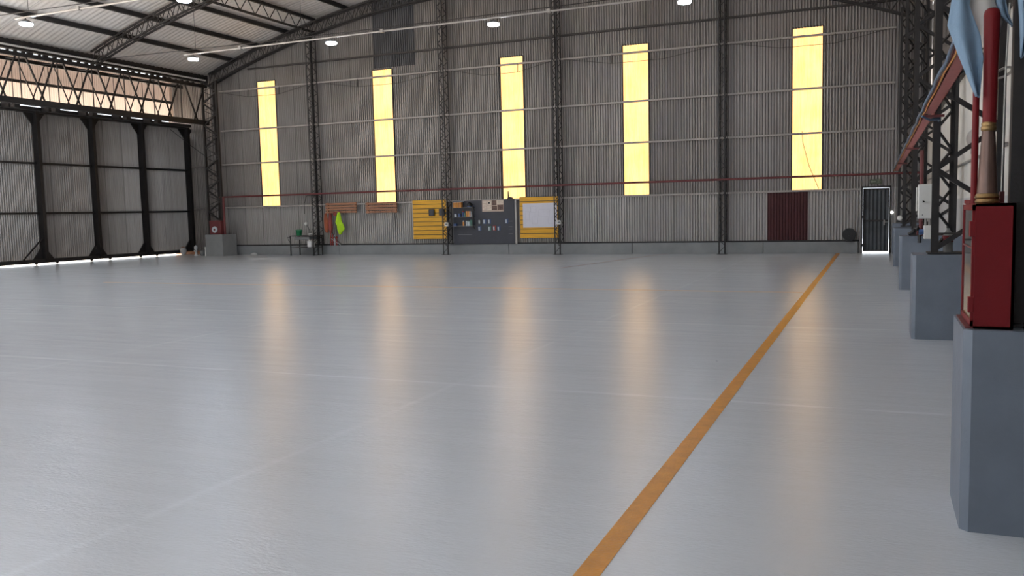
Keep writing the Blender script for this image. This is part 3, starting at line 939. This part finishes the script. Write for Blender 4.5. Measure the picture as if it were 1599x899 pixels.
for x, l in ((-14.3, 'white socket box strapped on the column by the dark tool board'), (-10.0, 'white socket box strapped on the column by the white plan')):
    r = thing('socket_box', l, 'socket', (x, 27.75, 1.03), 'socket boxes on wall columns')
    MB().box(x - .075, x + .075, 27.72, 27.8, 1.03, 1.17, .01).build('body', WHITEP, r)
    MB().box(x - .03, x + .05, 27.71, 27.725, 1.07, 1.13).build('face', GREYB, r)
m = MB().tube([(-2.16, YB - .03, 3.75), (-2.13, YB - .03, 3.4), (-1.95, YB - .03, 2.7), (-1.66, YB - .03, 1.98)], .009, 6)
tag(m.build('cord', BROWNW, smooth=True, loc=(-1.9, YB - .03, 1.98)), 'thin brown cord slanting down across the fifth window strip', 'cord')
m = MB().prism([(-12.05, 1.932), (-11.8, 1.932), (-11.84, 2.0), (-11.96, 2.02), (-11.985, 2.22), (-12.005, 2.22), (-12.01, 2.0)], YF - .06, YF - .02, 'y')
tag(m.build('hand_tool', STEEL, loc=(-11.95, YF - .04, 1.93)), 'small dark pointed tool standing on top of the tool board', 'tool')
# round fan guard near the door
r = thing('round_fan', 'round black fan standing on the kerb left of the metal door', 'fan', (-.77, 28.06, .38))
m = MB().lathe((-.77, 28.0, .57), [(.17, 0), (.19, 0), (.195, .05), (.19, .1), (.17, .1)], 32, 'y'); m.build('rim', BLACKP, r, smooth=True)
MB().lathe((-.77, 28.07, .57), [(.17, 0), (.17, .02)], 32, 'y').build('back_plate', BLACKP, r)
m = MB()
for k in range(4): m.tube([(-.77 + (.04 + .04 * k) * math.cos(a * PI / 12), 27.995, .57 + (.04 + .04 * k) * math.sin(a * PI / 12)) for a in range(25)], .004, 5)
m.build('guard', STEEL2, r)
MB().lathe((-.77, 27.985, .57), [(.03, 0), (.035, .03)], 14, 'y').build('hub', BLACKP, r)
MB().box(-.87, -.67, 28.0, 28.1, .355, .385).build('foot', BLACKP, r)

# metal door
d = sroot('door_1', (-.03, YB, 0))
m = MB(); corr_x(m, -.395, .33, .05, 1.95, YB + .04, .11, .012)
m.build('door_panel', DOORM, d, smooth=True)
m = MB()
m.box(-.43, -.40, YB - .05, YB + .06, 0, 2.0); m.box(.335, .365, YB - .05, YB + .06, 0, 2.0); m.box(-.43, .365, YB - .05, YB + .06, 1.96, 2.01)
m.build('door_frame', STEEL, d)
m = MB()
m.box(-.385, -.35, YB + .0, YB + .03, .05, 1.94); m.box(.29, .325, YB, YB + .03, .05, 1.94); m.box(-.385, .325, YB, YB + .03, .05, .09); m.box(-.385, .325, YB, YB + .03, 1.9, 1.94); m.box(-.385, .325, YB, YB + .03, .95, 1.0)
m.build('leaf_frame', STEEL, d)
m = MB().tube([(.2, YB - .02, .93), (.2, YB - .07, .93), (.3, YB - .07, .93)], .012, 8).box(.18, .22, YB - .015, YB, .84, 1.0)
m.build('handle', ALU, d, smooth=True)
for z in (.2, 1.05): MB().box(-.41, -.34, YB - .02, YB + .02, z, z + .08).build('hinge', STEEL, d)
m = MB().lathe((.41, YB - .03, 1.215), [(.03, 0), (.045, .01), (.03, .03)], 16, 'y')
tag(m.build('door_light', mat_emit('small_lamp', (255, 255, 250), 3.), loc=(.41, YB - .03, 1.215)), 'small glowing lamp beside the metal door', 'lamp')
r = thing('exit_sign', 'dull grey-green exit sign above the metal door', 'sign', (-.05, YB - .04, 2.07))
MB().box(-.22, .12, YB - .05, YB - .025, 2.07, 2.22, .004).build('plate', mat('sign_dull_green', (84, 92, 76), .6), r)
m = MB()
pal = mat('sign_pale', (150, 156, 138), .6)
m.prism([(-.19, 2.145), (-.14, 2.19), (-.14, 2.16), (-.05, 2.16), (-.05, 2.13), (-.14, 2.13), (-.14, 2.1)], YB - .056, YB - .05, 'y')
m.build('arrow', pal, r)
m = MB().lathe((.045, YB - .056, 2.195), [(.014, 0), (.014, .006)], 12, 'y')
m.bar((.045, YB - .053, 2.18), (.03, YB - .053, 2.13), .022, .006); m.bar((.03, YB - .053, 2.135), (.055, YB - .053, 2.09), .012, .006); m.bar((.03, YB - .053, 2.135), (-.005, YB - .053, 2.1), .012, .006); m.bar((.045, YB - .053, 2.172), (.085, YB - .053, 2.15), .01, .006); m.bar((.045, YB - .053, 2.172), (.005, YB - .053, 2.16), .01, .006)
m.build('running_figure', pal, r)

# hose reel in the left corner
r = thing('hose_reel', 'dark red hose reel box on the corner block', 'hose reel', (-24.35, 27.2, .86))
MB().box(-24.63, -24.07, 27.12, 27.36, .865, 1.42, .015).build('body', REDPIPE, r)
MB().lathe((-24.36, 27.08, 1.06), [(.03, 0), (.125, 0), (.13, .02), (.13, .04)], 24, 'y').build('hose_disc', PALEC, r, smooth=True)
MB().lathe((-24.36, 27.06, 1.06), [(.03, 0), (.045, .02), (.045, .03)], 16, 'y').build('hub', REDPIPE, r)
# oddments on the floor by the sliding doors
m = MB().box(-27.9, -26.35, 28.6, 28.72, 0.0, .14, .01)
tag(m.build('timber_beam', BROWNW, loc=(-27, 28.66, 0)), 'brown timber lying on the floor behind the last door', 'timber')
r = thing('paint_pot', 'round whitish pot beside the brown timber by the doors', 'pot', (-27.2, 28.3, 0))
MB().lathe((-27.2, 28.3, 0), [(.06, 0), (.09, .02), (.14, .14), (.13, .24), (.08, .3)], 18).build('body', CLEAR, r, smooth=True)
MB().lathe((-27.2, 28.3, .3), [(.085, 0), (.09, .02), (.03, .04)], 16).build('lid', BROWNW, r)
r = thing('hydrant', 'pale floor hydrant with a cap between the doors and the corner block', 'hydrant', (-25.75, 27.5, 0))
MB().lathe((-25.75, 27.5, 0), [(.09, 0), (.09, .03), (.05, .05), (.05, .25), (.075, .28), (.075, .36), (.04, .42), (.015, .44)], 18).build('body', CLEAR, r, smooth=True)
MB().lathe((-25.75, 27.4, .2), [(.035, 0), (.035, .1)], 12, 'y').build('outlet', CLEAR, r)
r = thing('grey_pot', 'grey round pot between the pale hydrant and the corner block', 'pot', (-25.4, 27.5, 0))
MB().lathe((-25.4, 27.5, 0), [(.08, 0), (.12, .06), (.12, .16), (.09, .22)], 18).build('body', GREYB, r, smooth=True)
MB().tube([(-25.52, 27.5, .17), (-25.47, 27.5, .27), (-25.33, 27.5, .27), (-25.28, 27.5, .17)], .006, 6).build('handle', STEEL, r)
m = MB().lathe((-24.98, 27.2, 0), [(.03, 0), (.03, .36), (.02, .37)], 12)
tag(m.build('marker_post', WHITEP, smooth=True, loc=(-24.98, 27.2, 0)), 'short white post against the corner block', 'post')
m = MB().tube([(-26.7, 27.4, 5.2), (-25.8, 27.45, 4.55), (-24.95, 27.47, 4.0)], .012, 6)
tag(m.build('cable', STEEL, smooth=True, loc=(-26, 27.45, 4.2)), 'dark cable slanting from the last door to the corner column', 'cable')

# ------------------------------------------------------------------ right side
# hose cabinet on the near plinth
x0, x1, y0, y1, z0, z1 = .405, .562, 4.345, 4.83, .927, 1.487
r = thing('hose_cabinet', 'red fire hose cabinet with a glazed door on the near plinth', 'cabinet', ((x0 + x1) / 2, (y0 + y1) / 2, z0))
m = MB()
m.box(x0, x1, y0, y0 + .012, z0, z1); m.box(x0, x1, y1 - .012, y1, z0, z1); m.box(x0, x1, y0, y1, z0, z0 + .012); m.box(x0, x1, y0, y1, z1 - .012, z1); m.box(x1 - .012, x1, y0, y1, z0, z1)
m.build('body', RED, r)
f = MB()
f.box(x0 - .012, x0, y0 + .005, y0 + .03, z0 + .01, z1 - .005); f.box(x0 - .012, x0, y1 - .03, y1, z0 + .01, z1 - .005)
f.box(x0 - .012, x0, y0 + .005, y1, z0 + .01, z0 + .035); f.box(x0 - .012, x0, y0 + .005, y1, z1 - .03, z1 - .005)
dr = f.build('door', RED, r)
MB().box(x0 - .007, x0 - .003, y0 + .03, y1 - .03, z0 + .035, z1 - .03).build('glass', GLASS, dr)
MB().box(x0 - .01, x0 - .002, y0 + .03, y1 - .03, 1.285, 1.292).build('glazing_bar', REDPIPE, dr)
for z in (1.0, 1.34): MB().box(x0 - .022, x0 + .001, y0 - .002, y0 + .045, z, z + .07, .003).build('hinge', RED, r)
MB().box(x0 - .005, x0 + .12, y1 - .25, y1 + .02, z1, z1 + .018).build('top_lip', RED, r)
MB().box(x0 - .03, x1 - .02, y0 + .02, y1 + .02, z0 - .002, z0 + .004).build('base_tray', REDPIPE, r)
# riser and nozzle stand
m = MB().tube([(.413, 4.54, 1.487), (.413, 4.54, 2.16)], .0145, 14)
tag(m.build('riser_pipe', RED, smooth=True, loc=(.418, 4.52, 1.487)), 'slim bright red pipe rising beside the bronze nozzle', 'pipe')
cx, cy = .463, 4.5
r = thing('hose_nozzle', 'bronze cone nozzle with a red upper tube standing on the hose cabinet', 'nozzle', (cx, cy, 1.487))
MB().lathe((cx, cy, 1.487), [(.047, 0), (.051, .008), (.047, .02), (.052, .028), (.049, .038), (.044, .045)], 32).build('foot_ring', BRASS, r, smooth=True)
MB().lathe((cx, cy, 1.53), [(.043, 0), (.027, .29)], 32).build('cone', BRONZE, r, smooth=True)
MB().lathe((cx, cy, 1.815), [(.028, 0), (.032, .005), (.033, .018), (.029, .024), (.031, .032), (.028, .04)], 32).build('neck_ring', BRASS, r, smooth=True)
MB().lathe((cx + .002, cy, 1.85), [(.0285, 0), (.0295, .2), (.033, .42), (.034, .48), (.03, .5), (.018, .51)], 32).build('red_tube', RED, r, smooth=True)

# flag
def band(name, L, R, nz, nf, seed, parent, mt, y0, tuck=0.):
    """L and R: edge polylines (x, z) from the top down, sampled alike"""
    rnd = random.Random(seed)
    ph = rnd.uniform(0, 6)
    def samp(P, t):
        k = t * (len(P) - 1); i = min(int(k), len(P) - 2); q = k - i
        return P[i][0] + (P[i + 1][0] - P[i][0]) * q, P[i][1] + (P[i + 1][1] - P[i][1]) * q
    rows = []
    for i in range(nz + 1):
        t = i / nz
        a, b = samp(L, t), samp(R, t)
        row = []
        for j in range(nf + 1):
            s = j / nf
            y = y0 + .018 * math.sin(s * 7 + ph + t * 2) * (.3 + t) + tuck * s + .02 * (s - .5) ** 2
            row.append((a[0] + (b[0] - a[0]) * s, y, a[1] + (b[1] - a[1]) * s))
        rows.append(row)
    m = MB().grid(rows)
    return m.build(name, mt, parent, smooth=True, solid=.003)
r = thing('flag', 'sky blue and white flag draped behind the red tube', 'flag', (.45, 4.52, 2.0))
b1 = band('blue_band', [(.345, 2.62), (.305, 2.45), (.285, 2.3), (.33, 2.17), (.405, 1.97)], [(.405, 2.62), (.372, 2.38), (.42, 2.24), (.432, 2.14), (.42, 1.965)], 24, 14, 1, r, SKYB, 4.47, .0)
b2 = band('white_band', [(.405, 2.62), (.372, 2.38), (.395, 2.3), (.418, 2.24), (.43, 2.2)], [(.50, 2.62), (.485, 2.4), (.515, 2.31), (.505, 2.25), (.49, 2.2)], 24, 14, 2, r, FLAGW, 4.56, .0)
b3 = band('blue_band', [(.50, 2.62), (.485, 2.4), (.505, 2.34), (.53, 2.305), (.55, 2.285)], [(.535, 2.62), (.525, 2.4), (.535, 2.34), (.548, 2.3), (.553, 2.28)], 24, 10, 3, r, SKYB, 4.55, .0)
b4 = band('blue_band', [(.555, 2.62), (.553, 2.4), (.562, 2.28), (.566, 2.2), (.567, 2.12)], [(.60, 2.62), (.585, 2.4), (.605, 2.28), (.6, 2.2), (.575, 2.115)], 24, 10, 4, r, SKYB, 4.4, .0)
MB().box(.34, .61, 4.43, 4.6, 2.6, 2.66, .01).build('heading', FLAGW, r)

# cable tray along the right columns
r = thing('cable_tray', 'salmon red cable tray running along the side columns', 'cable tray', (.48, 14, 2.45))
def seg(y0, y1, z, x):
    m = MB()
    m.box(x, x + .1, y0, y1, z, z + .008); m.box(x, x + .008, y0, y1, z, z + .05); m.box(x + .092, x + .1, y0, y1, z, z + .05)
    m.build('channel', TRAY, r)
seg(4.9, 10.15, 2.42, .445); seg(10.35, 16.1, 2.42, .45); seg(16.3, 22.1, 2.42, .45); seg(22.3, 27.6, 2.42, .45)
for y in (10.25, 16.2, 22.2): MB().box(.43, .64, y - .03, y + .03, 2.39, 2.415).build('bracket', REDPIPE, r)
for k, (mt, dx, dz, nm, l) in enumerate(((CABLEG, -.012, .045, 'cable', 'grey cable along the outer edge of the red tray'), (CABLEB, -.03, .03, 'cable', 'blue cable along the outer edge of the red tray'), (CABLEO, -.006, .008, 'cable', 'orange cable along the bottom edge of the red tray'))):
    pts = []
    y = 4.9
    i = 0
    while y < 27.6:
        pts.append((.447 + dx + .006 * math.sin(i * 1.7 + k), y, 2.42 + dz + .006 * math.sin(i * 2.3 + 2 * k)))
        y += .45; i += 1
    m = MB().tube(pts, .012 if k < 2 else .007, 8)
    tag(m.build(nm, mt, smooth=True, loc=(.44, 12, 2.42)), l, 'cable')
m = MB().tube([(.42, 10.15, 2.40), (.5, 10.2, 2.36), (.6, 10.3, 2.375), (.6, 10.5, 2.37)], .012, 8)
tag(m.build('cable', CABLEB, smooth=True, loc=(.5, 10.2, 2.37)), 'short blue cable crossing under the tray bracket', 'cable')

# electrical cabinet and socket
r = thing('electrical_cabinet', 'white electrical cabinet fixed behind a dark column', 'cabinet', (.52, 11.05, 1.32))
MB().box(.435, .64, 10.98, 11.13, 1.31, 1.705, .008).build('body', WHITEP, r)
dd = MB().box(.44, .635, 10.968, 10.98, 1.316, 1.699, .004).build('door', WHITEP, r)
MB().prism([(.48, 1.52), (.505, 1.505), (.48, 1.49)], 10.955, 10.968, 'y').build('handle', BLACKP, dd)
MB().box(.475, .485, 10.962, 10.968, 1.345, 1.36).build('lock', GREYB, dd)
m = MB().tube([(.52, 11.06, 1.23), (.52, 11.06, 1.315)], .014, 8).tube([(.56, 11.06, 1.23), (.56, 11.06, 1.315)], .014, 8)
r2 = thing('socket_box', 'white socket box with a blue outlet under the electrical cabinet', 'socket', (.56, 11.05, 1.07))
MB().box(.5, .64, 11.0, 11.12, 1.075, 1.23, .008).build('body', WHITEP, r2)
MB().lathe((.5, 11.05, 1.155), [(.03, 0), (.034, -.03), (.03, -.05)], 16, 'x').build('outlet', BLUEC, r2, smooth=True)
m.build('conduit', ALU, r2)
# bottle on plinth
bx, by, bz = .73, 10.68, .926
r = thing('bottle', 'large clear plastic bottle with a red label on a plinth', 'bottle', (bx, by, bz))
MB().lathe((bx, by, bz), [(.042, 0), (.05, .012), (.05, .1), (.052, .11), (.052, .2), (.045, .215), (.018, .262), (.016, .28)], 24).build('body', mat('smoky_clear_plastic', (140, 140, 138), .2, 0, .1), r, smooth=True)
MB().lathe((bx, by, bz), [(.0535, .125), (.0535, .2)], 24).build('label_band', RED, r, smooth=True)
MB().lathe((bx, by, bz + .28), [(.02, 0), (.02, .02)], 14).build('cap', BLACKP, r)
m = MB().box(.62, 1.18, 10.52, 10.56, 1.145, 1.16)
tag(m.build('steel_strip', STEEL2, loc=(.9, 10.54, 1.15)), 'level thin steel strip across the column behind the red-labelled bottle', 'strip')
# drum lamp, hose, conduit, bell
r = thing('drum_lamp', 'small white drum lamp on the column next to the metal door', 'lamp', (.49, 22.2, 1.09))
MB().lathe((.49, 22.2, 1.14), [(.03, 0), (.055, .01), (.06, .04), (.055, .08)], 18, 'y').build('shade', WHITEP, r, smooth=True)
MB().box(.46, .6, 22.28, 22.34, 1.1, 1.18).build('bracket', STEEL, r)
m = MB().tube([(.5, 16.1, .96), (.56, 16.08, 1.0), (.6, 16.06, 1.06), (.64, 16.0, 1.05), (.66, 15.95, .98), (.66, 15.93, .82)], .03, 8)
tag(m.build('hose', BLACKP, smooth=True, loc=(.6, 16.05, .85)), 'thick black hose end drooping over a plinth', 'hose')
m = MB().tube([(.62, 16.28, 1.35), (.62, 16.28, 1.75)], .013, 8)
tag(m.build('conduit', WHITEP, smooth=True, loc=(.6, 16.3, 1.35)), 'short upright white conduit on a dark column', 'conduit')
r = thing('alarm_bell', 'round grey alarm bell on the white side wall', 'bell', (1.32, 14.6, 2.42))
MB().lathe((1.33, 14.6, 2.42), [(.14, 0), (.14, -.05), (.09, -.1), (.03, -.12)], 24, 'x').build('gong', ALU, r, smooth=True)
MB().box(1.28, 1.33, 14.5, 14.7, 2.2, 2.3).build('base', GREYB, r)
# conduit beside the near column, coil of wire
m = MB().tube([(.535, 4.62, 1.52), (.538, 4.62, 2.05), (.548, 4.62, 2.4)], .004, 8)
tag(m.build('cable', WHITEP, smooth=True, loc=(.54, 4.62, 1.5)), 'thin white cable standing up behind the hose cabinet', 'cable')
m = MB().box(.527, .545, 4.6, 4.64, 1.487, 1.54)
tag(m.build('pipe_stub', REDPIPE, loc=(.53, 4.62, 1.487)), 'short dark red stub on the back of the hose cabinet', 'stub')
m = MB()
for k in range(3):
    m.tube([(1.2 + (.07 + .008 * k) * math.cos(a * PI / 10), 10.48 - .01 * k, 2.83 + (.035 + .008 * k) * math.sin(a * PI / 10) + .03 * math.cos(a * PI / 10)) for a in range(21)], .006, 6)
tag(m.build('wire_coil', ALU, smooth=True, loc=(1.2, 10.48, 2.83)), 'small coil of wire hung on a dark column chord', 'wire')

# ------------------------------------------------------------------ light
wd = bpy.data.worlds.new('sky')
S.world = wd
wd.use_nodes = True
bg = wd.node_tree.nodes['Background']
bg.inputs[0].default_value = (.86, .93, 1.0, 1)
bg.inputs[1].default_value = 2.2
sl = bpy.data.lights.new('sun', 'SUN')
sl.energy = 50.; sl.angle = math.radians(.6); sl.color = (1., .95, .885)
so = bpy.data.objects.new('sun', sl); COL.objects.link(so)
so.rotation_euler = Vector((.65, -.35, -.67)).to_track_quat('-Z', 'Y').to_euler()

# ------------------------------------------------------------------ camera
F, YAW, PIT, ROL = 1343.5, .40185, .088465, -.023316
cam = bpy.data.cameras.new('camera')
co = bpy.data.objects.new('camera', cam)
COL.objects.link(co)
cam.sensor_fit = 'HORIZONTAL'; cam.sensor_width = 36.
cam.lens = F / 1599 * 36
cam.clip_end = 300
fw = Vector((-math.sin(YAW), math.cos(YAW), 0)); rt = Vector((math.cos(YAW), math.sin(YAW), 0)); up = Vector((0, 0, 1))
f2 = fw * math.cos(PIT) - up * math.sin(PIT); u2 = up * math.cos(PIT) + fw * math.sin(PIT)
r3 = rt * math.cos(ROL) + u2 * math.sin(ROL); u3 = u2 * math.cos(ROL) - rt * math.sin(ROL)
M = Matrix((r3, u3, -f2)).transposed().to_4x4()
M.translation = (0, 0, 1.5)
co.matrix_world = M
S.camera = co
S.view_settings.view_transform = 'Standard'
S.view_settings.look = 'None'
S.view_settings.gamma = 1
S.view_settings.use_curve_mapping = False
S.view_settings.exposure = 0
S.cycles.use_denoising = True
S.cycles.max_bounces = 8
S.cycles.diffuse_bounces = 5
S.cycles.sample_clamp_indirect = 6
